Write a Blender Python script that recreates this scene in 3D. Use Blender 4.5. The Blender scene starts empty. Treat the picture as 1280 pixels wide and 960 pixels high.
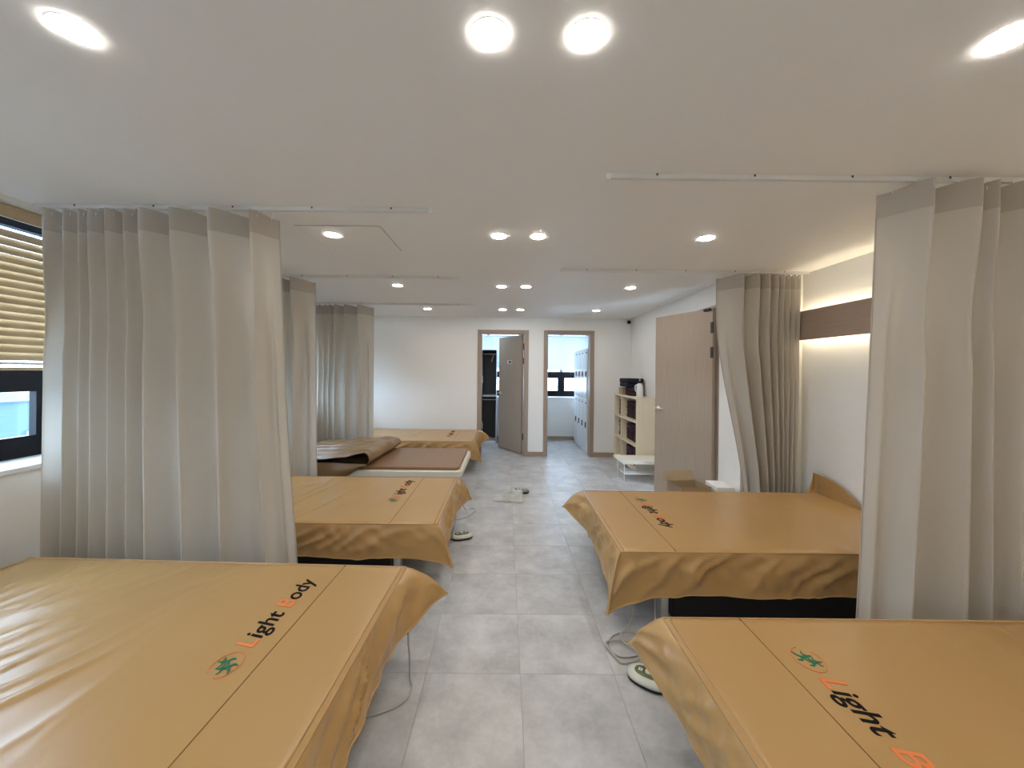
import bpy, bmesh, math, random
from mathutils import Vector, Matrix, noise
PI = math.pi
random.seed(7)
scene = bpy.context.scene
C = scene.collection

# ------------------------------------------------------------------ camera, world, exposure
F = 480.0; VPX, VPY = 632.0, 463.0; CAMZ = 1.453; ROLL = math.radians(0.6)
cam_d = bpy.data.cameras.new('camera'); cam = bpy.data.objects.new('camera', cam_d); C.objects.link(cam)
cam_d.sensor_width = 36.0; cam_d.lens = 36.0 * F / 1280.0
cam_d.shift_x = (640 - VPX) / 1280.0; cam_d.shift_y = -(480 - VPY) / 1280.0
cam_d.clip_start = 0.02
cam.matrix_world = Matrix.Translation((0, 0, CAMZ)) @ Matrix.Rotation(PI / 2, 4, 'X') @ Matrix.Rotation(ROLL, 4, 'Z')
scene.camera = cam
w = bpy.data.worlds.new('sky'); scene.world = w; w.use_nodes = True
wb = w.node_tree.nodes['Background']; wb.inputs[0].default_value = (0.62, 0.79, 1.0, 1); wb.inputs[1].default_value = 12.0
vs = scene.view_settings
vs.view_transform = 'Standard'; vs.look = 'None'; vs.gamma = 1.0; vs.use_curve_mapping = False; vs.exposure = 0.66
LAMP = 90.0            # radiance of the ceiling downlights
LED = 16.0               # radiance of the strips behind the wall panel

H = 2.35                # ceiling height
XL, XR, XR2 = -2.65, 2.68, 2.13    # left wall, right wall of the bays, right wall beyond the jog
YB, YF, YJ = 6.53, -1.7, 3.47      # back wall, wall behind the camera, jog
YE = 8.10               # far wall of the changing rooms

# ------------------------------------------------------------------ materials
def nt(m): return m.node_tree.nodes, m.node_tree.links
def mat(name, col, rough=0.5, metal=0.0, var=0.0, scale=8.0, bump=0.0, bscale=200.0, stretch=None, spec=0.5, coat=0.0):
    m = bpy.data.materials.new(name); m.use_nodes = True
    n, l = nt(m); b = n['Principled BSDF']
    b.inputs['Base Color'].default_value = (*col, 1); b.inputs['Roughness'].default_value = rough
    b.inputs['Metallic'].default_value = metal; b.inputs['Specular IOR Level'].default_value = spec
    b.inputs['Coat Weight'].default_value = coat
    tc = n.new('ShaderNodeTexCoord'); src = tc.outputs['Object']
    if stretch:
        mp = n.new('ShaderNodeMapping'); mp.inputs['Scale'].default_value = stretch
        l.new(src, mp.inputs[0]); src = mp.outputs[0]
    if var > 0:
        nz = n.new('ShaderNodeTexNoise'); nz.inputs['Scale'].default_value = scale; nz.inputs['Detail'].default_value = 5
        l.new(src, nz.inputs['Vector'])
        mx = n.new('ShaderNodeMix'); mx.data_type = 'RGBA'
        mx.inputs[6].default_value = (*[c * (1 - var) for c in col], 1)
        mx.inputs[7].default_value = (*[min(1, c * (1 + var)) for c in col], 1)
        l.new(nz.outputs[0], mx.inputs[0]); l.new(mx.outputs[2], b.inputs['Base Color'])
    if bump > 0:
        nb = n.new('ShaderNodeTexNoise'); nb.inputs['Scale'].default_value = bscale
        l.new(src, nb.inputs['Vector'])
        bp = n.new('ShaderNodeBump'); bp.inputs['Strength'].default_value = bump; bp.inputs['Distance'].default_value = 0.002
        l.new(nb.outputs[0], bp.inputs['Height']); l.new(bp.outputs[0], b.inputs['Normal'])
    return m
def emit(name, col, s):
    m = bpy.data.materials.new(name); m.use_nodes = True; n, l = nt(m)
    n.remove(n['Principled BSDF']); e = n.new('ShaderNodeEmission')
    e.inputs[0].default_value = (*col, 1); e.inputs[1].default_value = s
    l.new(e.outputs[0], n['Material Output'].inputs[0]); return m
def cloth(name, col, trans):
    m = bpy.data.materials.new(name); m.use_nodes = True; n, l = nt(m); n.remove(n['Principled BSDF'])
    d = n.new('ShaderNodeBsdfDiffuse'); t = n.new('ShaderNodeBsdfTranslucent'); mx = n.new('ShaderNodeMixShader')
    mx.inputs[0].default_value = trans
    tc = n.new('ShaderNodeTexCoord'); mp = n.new('ShaderNodeMapping'); mp.inputs['Scale'].default_value = (60, 60, 500)
    nz = n.new('ShaderNodeTexNoise'); nz.inputs['Scale'].default_value = 3.0
    l.new(tc.outputs['Object'], mp.inputs[0]); l.new(mp.outputs[0], nz.inputs['Vector'])
    cm = n.new('ShaderNodeMix'); cm.data_type = 'RGBA'
    cm.inputs[6].default_value = (*[c * 0.93 for c in col], 1); cm.inputs[7].default_value = (*[c * 1.07 for c in col], 1)
    l.new(nz.outputs[0], cm.inputs[0])
    l.new(cm.outputs[2], d.inputs[0]); l.new(cm.outputs[2], t.inputs[0])
    l.new(d.outputs[0], mx.inputs[1]); l.new(t.outputs[0], mx.inputs[2]); l.new(mx.outputs[0], n['Material Output'].inputs[0])
    return m
def glass(name):
    m = bpy.data.materials.new(name); m.use_nodes = True; n, l = nt(m); n.remove(n['Principled BSDF'])
    t = n.new('ShaderNodeBsdfTransparent'); g = n.new('ShaderNodeBsdfGlossy'); mx = n.new('ShaderNodeMixShader')
    t.inputs[0].default_value = (0.93, 0.97, 1.0, 1); g.inputs['Roughness'].default_value = 0.02; mx.inputs[0].default_value = 0.06
    l.new(t.outputs[0], mx.inputs[1]); l.new(g.outputs[0], mx.inputs[2]); l.new(mx.outputs[0], n['Material Output'].inputs[0])
    return m
def tile_mat():
    m = bpy.data.materials.new('concrete_tile'); m.use_nodes = True; n, l = nt(m); b = n['Principled BSDF']
    geo = n.new('ShaderNodeNewGeometry'); oi = n.new('ShaderNodeObjectInfo')
    add = n.new('ShaderNodeVectorMath'); add.operation = 'ADD'
    sc = n.new('ShaderNodeMath'); sc.operation = 'MULTIPLY'; sc.inputs[1].default_value = 7.0
    l.new(oi.outputs['Random'], sc.inputs[0]); l.new(geo.outputs['Position'], add.inputs[0]); l.new(sc.outputs[0], add.inputs[1])
    n1 = n.new('ShaderNodeTexNoise'); n1.inputs['Scale'].default_value = 5.0; n1.inputs['Detail'].default_value = 8; n1.inputs['Roughness'].default_value = 0.65
    n2 = n.new('ShaderNodeTexNoise'); n2.inputs['Scale'].default_value = 45.0; n2.inputs['Detail'].default_value = 4
    l.new(add.outputs[0], n1.inputs['Vector']); l.new(add.outputs[0], n2.inputs['Vector'])
    r = n.new('ShaderNodeValToRGB'); r.color_ramp.elements[0].position = 0.32; r.color_ramp.elements[1].position = 0.68
    r.color_ramp.elements[0].color = (0.40, 0.398, 0.402, 1); r.color_ramp.elements[1].color = (0.62, 0.615, 0.617, 1)
    l.new(n1.outputs[0], r.inputs[0])
    mx = n.new('ShaderNodeMix'); mx.data_type = 'RGBA'; mx.blend_type = 'OVERLAY'; mx.inputs[0].default_value = 0.12
    l.new(r.outputs[0], mx.inputs[6]); l.new(n2.outputs[0], mx.inputs[7]); l.new(mx.outputs[2], b.inputs['Base Color'])
    b.inputs['Roughness'].default_value = 0.38
    return m
M = dict(
    wall=mat('wallpaper', (0.88, 0.87, 0.84), 0.75, var=0.012, scale=40, bump=0.15, bscale=260),
    ceil=mat('ceiling_paper', (0.88, 0.865, 0.835), 0.6, var=0.01, scale=6),
    tile=tile_mat(), grout=mat('grout', (0.36, 0.36, 0.36), 0.9),
    frame=mat('taupe_laminate', (0.36, 0.275, 0.215), 0.5, var=0.12, scale=6, stretch=(14, 14, 0.8)),
    doorw=mat('taupe_door_laminate', (0.43, 0.345, 0.268), 0.48, var=0.13, scale=5, stretch=(10, 10, 0.6)),
    panel=mat('taupe_panel_laminate', (0.42, 0.318, 0.252), 0.5, var=0.14, scale=5, stretch=(14, 0.7, 14)),
    birch=mat('pale_birch', (0.84, 0.73, 0.55), 0.5, var=0.06, scale=6, stretch=(10, 10, 0.7)),
    whitewood=mat('white_wood', (0.80, 0.76, 0.66), 0.5, var=0.05, scale=6),
    white=mat('white_plastic', (0.82, 0.82, 0.80), 0.4), whitem=mat('white_metal', (0.78, 0.79, 0.78), 0.35),
    locker=mat('locker_white', (0.74, 0.77, 0.80), 0.35), charcoal=mat('charcoal_steel', (0.05, 0.053, 0.06), 0.5),
    black=mat('black_plastic', (0.006, 0.006, 0.007), 0.4, spec=0.3), blackf=mat('black_window_profile', (0.005, 0.0055, 0.008), 0.5, spec=0.2),
    chrome=mat('brushed_chrome', (0.62, 0.61, 0.58), 0.3, metal=1.0), steel=mat('dark_steel', (0.05, 0.045, 0.04), 0.5, metal=0.3),
    cover=mat('tan_leatherette', (0.465, 0.278, 0.106), 0.29, var=0.05, scale=3, bump=0.06, bscale=500, spec=0.5),
    piping=mat('tan_piping', (0.47, 0.285, 0.115), 0.45), seam=mat('brown_stitching', (0.16, 0.08, 0.025), 0.7),
    lining=mat('brown_cover_lining', (0.25, 0.150, 0.070), 0.36, var=0.08, scale=4),
    mattop=mat('brown_heat_mat', (0.27, 0.150, 0.082), 0.42, var=0.08, scale=4, bump=0.15, bscale=400),
    cream=mat('cream_bed_frame', (0.80, 0.77, 0.66), 0.35),
    ink=mat('black_embroidery', (0.006, 0.005, 0.006), 0.7, spec=0.15), orange=mat('orange_embroidery', (0.80, 0.24, 0.085), 0.7, spec=0.2),
    green=mat('green_embroidery', (0.012, 0.17, 0.085), 0.6),
    curtain=cloth('beige_curtain', (0.63, 0.585, 0.515), 0.30), header=cloth('beige_curtain_header', (0.50, 0.455, 0.395), 0.08),
    slatw=cloth('translucent_white_slat', (0.80, 0.85, 0.88), 0.045), slat=mat('tan_wood_slat', (0.55, 0.43, 0.27), 0.45, var=0.06, scale=5, stretch=(6, 0.6, 6)), cord=mat('cord_white', (0.75, 0.75, 0.72), 0.6),
    glass=glass('window_glass'), rail=mat('white_rail', (0.74, 0.73, 0.70), 0.35),
    lamp=emit('lamp_diffuser', (1.0, 0.955, 0.88), LAMP), led=emit('led_strip_light', (1.0, 0.86, 0.62), LED),
    cable=mat('beige_cable', (0.46, 0.44, 0.39), 0.5), navy=mat('navy_cloth', (0.010, 0.013, 0.030), 0.9, bump=0.4, bscale=300),
    maroon=mat('maroon_cloth', (0.035, 0.010, 0.018), 0.9, bump=0.4, bscale=300), kraft=mat('kraft_card', (0.42, 0.31, 0.19), 0.8, var=0.05),
    ctrl=mat('controller_cream', (0.66, 0.67, 0.58), 0.3), olive=mat('controller_olive', (0.10, 0.13, 0.035), 0.3),
    grey=mat('controller_grey', (0.20, 0.215, 0.205), 0.35), paper=mat('white_paper', (0.90, 0.91, 0.90), 0.6),
    bldg=mat('pale_facade', (0.030, 0.062, 0.105), 0.8, var=0.12, scale=0.6), bldg2=mat('white_parapet', (0.085, 0.12, 0.155), 0.7),
    bglass=mat('facade_window', (0.10, 0.16, 0.22), 0.15),
)

# ------------------------------------------------------------------ helpers
def mk(name, bm, m, parent=None, smooth=False, loc=None):
    me = bpy.data.meshes.new(name)
    bmesh.ops.recalc_face_normals(bm, faces=bm.faces)
    bm.to_mesh(me); bm.free()
    return mko(name, me, m, parent, smooth, loc)
def mko(name, me, m, parent=None, smooth=False, loc=None):
    for x in (m if isinstance(m, (list, tuple)) else [m]):
        if len(me.materials) < (len(m) if isinstance(m, (list, tuple)) else 1): me.materials.append(x)
    if smooth: me.polygons.foreach_set('use_smooth', [True] * len(me.polygons))
    o = bpy.data.objects.new(name, me); C.objects.link(o)
    if parent: o.parent = parent
    if loc: o.location = loc
    return o
def tag(o, label, cat, group=None):
    o['label'] = label; o['category'] = cat
    if group: o['group'] = group
    return o
def thing(name, label, cat, loc=(0, 0, 0), rz=0.0, group=None):
    o = bpy.data.objects.new(name, None); C.objects.link(o); o.location = loc; o.rotation_euler = (0, 0, rz)
    o.empty_display_size = 0.1
    return tag(o, label, cat, group)
def struct(o, label=None):
    o['kind'] = 'structure'
    if label: o['label'] = label
    return o
def NB(): return bmesh.new()
def box(bm, x0, x1, y0, y1, z0, z1):
    v = [bm.verts.new((x, y, z)) for z in (z0, z1) for y in (y0, y1) for x in (x0, x1)]
    for f in ((0, 2, 3, 1), (4, 5, 7, 6), (0, 1, 5, 4), (2, 6, 7, 3), (0, 4, 6, 2), (1, 3, 7, 5)): bm.faces.new([v[i] for i in f])
    return bm
def rbox(bm, x0, x1, y0, y1, z0, z1, r=0.005, seg=2):
    t = NB(); box(t, x0, x1, y0, y1, z0, z1)
    bmesh.ops.bevel(t, geom=t.edges[:], offset=r, segments=seg, affect='EDGES', profile=0.5)
    me = bpy.data.meshes.new('t'); t.to_mesh(me); t.free(); bm.from_mesh(me); bpy.data.meshes.remove(me); return bm
def rplate(bm, x0, x1, y0, y1, z0, z1, R, seg=6, e=0.0):
    """plate with rounded plan corners, optionally eased top edge"""
    pts = []
    for cx, cy, a in ((x1 - R, y1 - R, 0), (x0 + R, y1 - R, 90), (x0 + R, y0 + R, 180), (x1 - R, y0 + R, 270)):
        for k in range(seg + 1):
            t = math.radians(a + 90 * k / seg); pts.append((cx + R * math.cos(t), cy + R * math.sin(t)))
    cx, cy = (x0 + x1) / 2, (y0 + y1) / 2
    def ring(z, inset):
        return [bm.verts.new((px - inset * (1 if px > cx else -1), py - inset * (1 if py > cy else -1), z)) for px, py in pts]
    rs = [ring(z0, e), ring(z0 + e, 0), ring(z1 - e, 0), ring(z1, e)] if e > 0 else [ring(z0, 0), ring(z1, 0)]
    n = len(pts)
    for a, b in zip(rs, rs[1:]):
        for i in range(n): bm.faces.new((a[i], a[(i + 1) % n], b[(i + 1) % n], b[i]))
    bm.faces.new(rs[0][::-1]); bm.faces.new(rs[-1]); return bm
def tube(bm, pts, r, n=8, closed=False):
    pts = [Vector(p) for p in pts]; N = len(pts); rings = []
    up = None
    for i, p in enumerate(pts):
        a = pts[(i - 1) % N] if (closed or i > 0) else p
        b = pts[(i + 1) % N] if (closed or i < N - 1) else p
        t = (b - a)
        t = t.normalized() if t.length > 1e-9 else Vector((0, 0, 1))
        if up is None: up = Vector((0, 0, 1)) if abs(t.z) < 0.9 else Vector((1, 0, 0))
        u = up - t * up.dot(t)
        if u.length < 1e-4: u = t.orthogonal()
        u.normalize(); v = t.cross(u); up = u
        rings.append([bm.verts.new(p + (u * math.cos(2 * PI * k / n) + v * math.sin(2 * PI * k / n)) * r) for k in range(n)])
    m = N if closed else N - 1
    for i in range(m):
        a, b = rings[i], rings[(i + 1) % N]
        for k in range(n): bm.faces.new((a[k], a[(k + 1) % n], b[(k + 1) % n], b[k]))
    if not closed: bm.faces.new(rings[0][::-1]); bm.faces.new(rings[-1])
    return bm
def lathe(bm, prof, n=24, c=(0, 0, 0), axis='Z'):
    rings = []
    for r, z in prof:
        ring = []
        for k in range(n):
            a = 2 * PI * k / n; p = (r * math.cos(a), r * math.sin(a), z)
            if axis == 'Y': p = (p[0], p[2], p[1])
            if axis == 'X': p = (p[2], p[0], p[1])
            ring.append(bm.verts.new((c[0] + p[0], c[1] + p[1], c[2] + p[2])))
        rings.append(ring)
    for a, b in zip(rings, rings[1:]):
        for k in range(n): bm.faces.new((a[k], a[(k + 1) % n], b[(k + 1) % n], b[k]))
    bm.faces.new(rings[0][::-1]); bm.faces.new(rings[-1]); return bm
def spline(ctrl, k=8):
    P = [Vector(p) for p in ctrl]; P = [P[0] * 2 - P[1]] + P + [P[-1] * 2 - P[-2]]; out = []
    for i in range(1, len(P) - 2):
        a, b, c, d = P[i - 1:i + 3]
        for j in range(k):
            t = j / k
            out.append(0.5 * ((2 * b) + (c - a) * t + (2 * a - 5 * b + 4 * c - d) * t * t + (3 * b - a - 3 * c + d) * t ** 3))
    out.append(P[-2]); return out
def ss(a, b, x):
    t = max(0.0, min(1.0, (x - a) / (b - a))); return t * t * (3 - 2 * t)
def cp(o, parent=None):
    c = o.copy(); C.objects.link(c)
    if parent: c.parent = parent
    return c

# ------------------------------------------------------------------ floor with tiles
floor = struct(mk('floor', box(NB(), -3.0, 3.3, YF - 0.2, YE + 0.2, -0.10, -0.0035), M['grout']), 'grey concrete-look tile floor')
TS, G = 0.45, 0.0006
tbm = NB(); rbox(tbm, G, TS - G, G, TS - G, -0.0045, 0.0, 0.0005, 1)
tme = bpy.data.meshes.new('tile'); tbm.to_mesh(tme); tbm.free(); tme.materials.append(M['tile'])
x0t = 0.085 - 7 * TS; y0t = 1.84 - 8 * TS
for i in range(13):
    for j in range(22):
        o = bpy.data.objects.new('tile', tme); C.objects.link(o); o.parent = floor; o.location = (x0t + i * TS, y0t + j * TS, 0)
# ------------------------------------------------------------------ ceiling
struct(mk('ceiling', box(NB(), -3.0, 3.3, YF - 0.2, YE + 0.2, H, H + 0.12), M['ceil']), 'plain off-white ceiling')
hx0, hx1, hy0, hy1 = -1.33, -0.80, 2.41, 2.90
hb = thing('access_panel', 'square flush access panel set in the ceiling around one downlight', 'ceiling panel', (0, 0, H))
mk('panel_board', box(NB(), hx0, hx1, hy0, hy1, -0.004, -0.0003), M['ceil'], hb)
b = NB()
for a in ((hx0 - .004, hx1 + .004, hy0 - .004, hy0), (hx0 - .004, hx1 + .004, hy1, hy1 + .004), (hx0 - .004, hx0, hy0, hy1), (hx1, hx1 + .004, hy0, hy1)):
    box(b, *a, -0.002, -0.0003)
mk('panel_joint', b, M['frame'], hb)

# ------------------------------------------------------------------ walls
WT = 0.32                                   # outer wall thickness, deep window reveals
WIN = [(-1.45, 0.10), (0.50, 2.52), (2.92, 4.55), (4.90, 6.25)]    # along y on the left wall
WZ0, WZ1 = 0.90, 2.325
b = NB(); ys = YF - 0.1
for a0, a1 in WIN:
    box(b, XL - WT, XL, ys, a0, 0, H); box(b, XL - WT, XL, a0, a1, 0, WZ0 - 0.03); box(b, XL - WT, XL, a0, a1, WZ1, H); ys = a1
box(b, XL - WT, XL, ys, YE + 0.2, 0, H)
struct(mk('wall_left', b, M['wall']), 'off-white window wall')
D1 = (-0.408, 0.318); D2 = (0.718, 1.432); DZ = 2.07      # inner clear openings
b = NB(); fr = 0.07
box(b, XL, D1[0] - .02, YB, YB + 0.12, 0, H); box(b, D1[1] + .02, D2[0] - .02, YB, YB + 0.12, 0, H); box(b, D2[1] + .02, XR + .4, YB, YB + 0.12, 0, H)
box(b, D1[0] - .02, D1[1] + .02, YB, YB + 0.12, DZ + .02, H); box(b, D2[0] - .02, D2[1] + .02, YB, YB + 0.12, DZ + .02, H)
struct(mk('wall_back', b, M['wall']), 'off-white end wall with two doorways')
struct(mk('wall_front', box(NB(), XL, XR, YF - 0.12, YF, 0, H), M['wall']))
b = NB(); box(b, XR, XR + 0.12, YF, YJ + 0.10, 0, H); box(b, XR2 + 0.12, XR, YJ, YJ + 0.10, 0, H)
struct(mk('wall_right', b, M['wall']), 'off-white wall behind the right-hand beds')
DR = (3.86, 4.66)
b = NB(); box(b, XR2, XR2 + 0.12, YJ, DR[0] - .03, 0, H); box(b, XR2, XR2 + 0.12, DR[1] + .03, YB, 0, H); box(b, XR2, XR2 + 0.12, DR[0] - .03, DR[1] + .03, 2.13, H)
struct(mk('wall_right_far', b, M['wall']), 'off-white wall beyond the bays')
struct(mk('wall_corridor', box(NB(), 3.1, 3.22, YJ + .1, YB, 0, H), M['wall']))
b = NB(); 
for a0, a1, a2, a3 in ((-1.2, 0.36, 0, 0), (0.62, 1.88, 0, 0)): pass
WB = [(-1.10, 0.34), (0.62, 1.80)]
xs = XL
for a0, a1 in WB:
    box(b, xs, a0, YE, YE + .3, 0, H); box(b, a0, a1, YE, YE + .3, 0, WZ0 - .03); box(b, a0, a1, YE, YE + .3, WZ1, H); xs = a1
box(b, xs, 3.2, YE, YE + .3, 0, H)
struct(mk('wall_changing_room', b, M['wall']), 'white outer wall of the changing rooms')
b = NB(); box(b, 0.43, 0.53, YB + .12, YE, 0, H); box(b, 1.93, 2.03, YB + .12, YE, 0, H)
struct(mk('wall_partition', b, M['wall']))
# baseboards
BH, BT = 0.075, 0.012
b = NB()
for a0, a1 in ((XL, D1[0] - fr), (D1[1] + fr, D2[0] - fr), (D2[1] + fr, XR2)): box(b, a0, a1, YB - BT, YB, 0, BH)
struct(mk('baseboard_back', b, M['frame']))
b = NB(); box(b, 0.53, 1.93, YE - BT, YE, 0, BH); box(b, XL, .43, YE - BT, YE, 0, BH); struct(mk('baseboard_changing_room', b, M['frame']))
struct(mk('baseboard_left', box(NB(), XL, XL + BT, YF, YB - BT, 0, BH), M['frame']))
b = NB(); box(b, XR - BT, XR, YF, YJ, 0, BH); box(b, XR2 + .0, XR - BT, YJ - BT, YJ, 0, BH); struct(mk('baseboard_right', b, M['frame']))
b = NB(); box(b, XR2 - BT, XR2, YJ, DR[0] - .08, 0, BH); box(b, XR2 - BT, XR2, DR[1] + .08, YB - BT, 0, BH); struct(mk('baseboard_right_far', b, M['frame']))

# ------------------------------------------------------------------ doorways
def lever(parent, x, z, yface, sgn, side):
    """lever handle on a leaf lying in the local xz plane"""
    h = NB(); lathe(h, [(0.024, 0), (0.026, 0.003), (0.024, 0.008), (0.011, 0.010), (0.010, 0.045)], 16, (0, 0, 0), 'Y')
    tube(h, [(0, .045, 0), (side * .03, .048, 0), (side * .115, .046, 0)], 0.009, 8)
    for v in h.verts: v.co.y *= sgn
    return mk('handle', h, M['chrome'], parent, True, (x, yface, z))
def doorway(nm, d, lab):
    e = bpy.data.objects.new(nm, None); C.objects.link(e); struct(e, lab)
    b = NB(); y0, y1 = YB - .018, YB + .138
    rbox(b, d[0] - fr, d[0], y0, y1, 0, DZ + fr, .003, 1); mk('door_jamb', b, M['frame'], e)
    b = NB(); rbox(b, d[1], d[1] + fr, y0, y1, 0, DZ + fr, .003, 1); mk('door_jamb', b, M['frame'], e)
    b = NB(); rbox(b, d[0], d[1], y0, y1, DZ, DZ + fr, .003, 1); mk('door_head', b, M['frame'], e)
    return e
def leaf(parent, hinge, ang, wdt, hgt, th, side, sign=False):
    """leaf object: local x from hinge to free edge, y thickness"""
    b = NB(); rbox(b, 0.004, wdt, 0, th, 0.012, hgt, .002, 1)
    l = mk('door_leaf', b, M['doorw'], parent, False, hinge); l.rotation_euler = (0, 0, ang)
    lever(l, wdt - .06, 1.03, 0, -1, -1); lever(l, wdt - .06, 1.03, th, 1, -1)
    for z in (0.25, hgt - .50, hgt - .25):
        b = NB(); lathe(b, [(.008, 0), (.008, .11)], 10, (0, th / 2 + side * (th / 2 + .003), z)); rbox(b, .0, .03, th / 2 + side * th / 2 - .002, th / 2 + side * th / 2 + .002, z, z + .11, .001, 1)
        mk('hinge', b, M['steel'], l)
    return l
e1 = doorway('door_1', D1, 'taupe-framed doorway with its door ajar'); e2 = doorway('door_2', D2, 'taupe-framed doorway open to white lockers')
l1 = leaf(e1, (D1[1] - .012, YB + .125, 0), math.radians(180 - 57), 0.735, DZ - .006, 0.038, -1)
# small dark plate on the leaf
b = NB(); rbox(b, .30, .44, .0385, .0425, 1.575, 1.635, .002, 1); sg = mk('door_plate', b, M['white'], l1); sg['label'] = 'small white door plate with dark squares'
b = NB(); box(b, .315, .352, .0425, .0440, 1.585, 1.625); box(b, .36, .397, .0425, .0440, 1.585, 1.625); mk('plate_mark', b, M['black'], sg)
l2 = leaf(e2, (D2[0] - .003, YB + .125, 0), math.radians(93), 0.71, DZ - .006, 0.038, 1)
e3 = bpy.data.objects.new('door_3', None); C.objects.link(e3); struct(e3, 'tall taupe wooden door standing ajar on the right wall')
for a0, a1 in ((DR[0] - .03, DR[0]), (DR[1], DR[1] + .03)):
    b = NB(); rbox(b, XR2 - .006, XR2 + .126, a0, a1, 0, 2.14, .003, 1); mk('door_jamb', b, M['frame'], e3)
b = NB(); rbox(b, XR2 - .006, XR2 + .126, DR[0], DR[1], 2.11, 2.14, .003, 1); mk('door_head', b, M['frame'], e3)
hx, hy, tx, ty = 2.112, 3.862, 1.825, 4.60
an = math.atan2(ty - hy, tx - hx)
mk('door_stop_strip', box(NB(), XR2 - .014, XR2 + .126, DR[0] + .004, DR[0] + .020, 0, 2.11), M['frame'], e3)
l3 = leaf(e3, (hx, hy, 0), an, math.hypot(tx - hx, ty - hy), 2.10, 0.04, 1)
b = NB(); rbox(b, .02, .10, .04, .065, 2.075, 2.10, .004, 1); mk('door_stop', b, M['black'], l3)

# ------------------------------------------------------------------ windows and blinds
def window(nm, lab, org, ang, width, blind_label, cols, tilt, smat='slat', pitch=.0445):
    """local x along the width, y pointing outdoors from the room face, z up"""
    e = bpy.data.objects.new(nm, None); C.objects.link(e); e.location = org; e.rotation_euler = (0, 0, ang); struct(e, lab)
    fy0, fy1 = .245, .305; W = width
    b = NB(); rbox(b, 0, W, -.025, .25, WZ0 - .03, WZ0, .004, 1); mk('window_sill', b, M['white'], e)
    b = NB()
    box(b, 0, .07, fy0, fy1, WZ0, WZ1); box(b, W - .07, W, fy0, fy1, WZ0, WZ1); box(b, .07, W - .07, fy0, fy1, WZ0, WZ0 + .05)
    box(b, .07, W - .07, fy0, fy1, WZ1 - .06, WZ1); box(b, .07, W - .07, fy0, fy1, 1.37, 1.44)
    pw = (W - .14) / cols
    for k in range(1, cols): box(b, .07 + pw * k - .03, .07 + pw * k + .03, fy0, fy1, WZ0 + .05, WZ1 - .06)
    mk('window_frame', b, M['blackf'], e)
    for k in range(cols):
        x0, x1 = .07 + pw * k, .07 + pw * (k + 1)
        b = NB(); s = .075
        box(b, x0 + .0, x0 + s, fy0 + .005, fy1 - .01, WZ0 + .05, 1.37); box(b, x1 - s, x1, fy0 + .005, fy1 - .01, WZ0 + .05, 1.37)
        box(b, x0 + s, x1 - s, fy0 + .005, fy1 - .01, WZ0 + .05, WZ0 + .125); box(b, x0 + s, x1 - s, fy0 + .005, fy1 - .01, 1.295, 1.37)
        sa = mk('sash', b, M['blackf'], e)
        b = NB(); box(b, x0 + s, x1 - s, .272, .278, WZ0 + .125, 1.295); mk('pane', b, M['glass'], sa)
        b = NB(); rbox(b, (x0 + x1) / 2 - .04, (x0 + x1) / 2 + .04, fy0 - .02, fy0 + .005, WZ0 + .075, WZ0 + .095, .004, 1); mk('latch', b, M['blackf'], sa)
        b = NB(); box(b, x0 + .03, x1 - .03, .272, .278, 1.44, WZ1 - .06); mk('pane', b, M['glass'], e)
    # blind
    t = thing('window_blind', blind_label, 'blind', org, ang)
    bx0, bx1, by = .012, W - .012, .075
    b = NB(); rbox(b, bx0, bx1, by - .030, by - .018, WZ1 - .075, WZ1 - .004, .002, 1); mk('valance', b, M['slat'], t)
    b = NB(); box(b, bx0 + .005, bx1 - .005, by - .015, by + .025, WZ1 - .03, WZ1 - .002); mk('head_rail', b, M['white'], t)
    zb = 1.425
    b = NB(); rbox(b, bx0, bx1, by - .025, by + .025, zb, zb + .016, .004, 1); mk('bottom_rail', b, M['slat'], t)
    b = NB(); rbox(b, bx0, bx1, by - .025, by + .025, zb + .030, zb + .046, .004, 1); mk('stacked_slat', b, M['white'], t)
    sm = NB(); n = 5
    tl = math.radians(tilt); hw = .0255; pr = []
    for k in range(n + 1):
        s = -1 + 2 * k / n; yy = s * hw; zz = .003 * (1 - s * s)
        pr.append((yy * math.cos(tl) - zz * math.sin(tl), yy * math.sin(tl) + zz * math.cos(tl)))
    top = [[sm.verts.new((x, by + y, z + .0014)) for y, z in pr] for x in (bx0, bx1)]
    bot = [[sm.verts.new((x, by + y, z - .0014)) for y, z in pr] for x in (bx0, bx1)]
    for k in range(n):
        sm.faces.new((top[0][k], top[0][k + 1], top[1][k + 1], top[1][k])); sm.faces.new((bot[0][k], bot[1][k], bot[1][k + 1], bot[0][k + 1]))
    for k in (0, n): sm.faces.new((top[0][k], top[1][k], bot[1][k], bot[0][k]))
    me = bpy.data.meshes.new('slat'); sm.to_mesh(me); sm.free(); me.materials.append(M[smat])
    z = zb + .078
    while z < WZ1 - .115:
        o = bpy.data.objects.new('slat', me); C.objects.link(o); o.parent = t; o.location = (0, 0, z); z += pitch
    for fx in (.10, .5, .90):
        b = NB(); x = bx0 + (bx1 - bx0) * fx
        tube(b, [(x, by - .028, zb + .02), (x, by - .028, WZ1 - .08)], .0012, 5); tube(b, [(x, by + .028, zb + .02), (x, by + .028, WZ1 - .03)], .0012, 5)
        mk('ladder_cord', b, M['cord'], t)
    return e
wl = ['wooden slat blind on the left window just behind the viewpoint', 'tan wooden slat blind at the left edge beside the large near curtain',
      'tan wooden slat blind behind the second left curtain', 'tan wooden slat blind glimpsed beside the farthest left curtain']
for k, (a0, a1) in enumerate(WIN):
    window('window_%d' % (k + 1), 'black-framed window with white sill', (XL, a0, 0), PI / 2, a1 - a0, wl[k], 3 if a1 - a0 > 1.5 else 2, 65)
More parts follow.
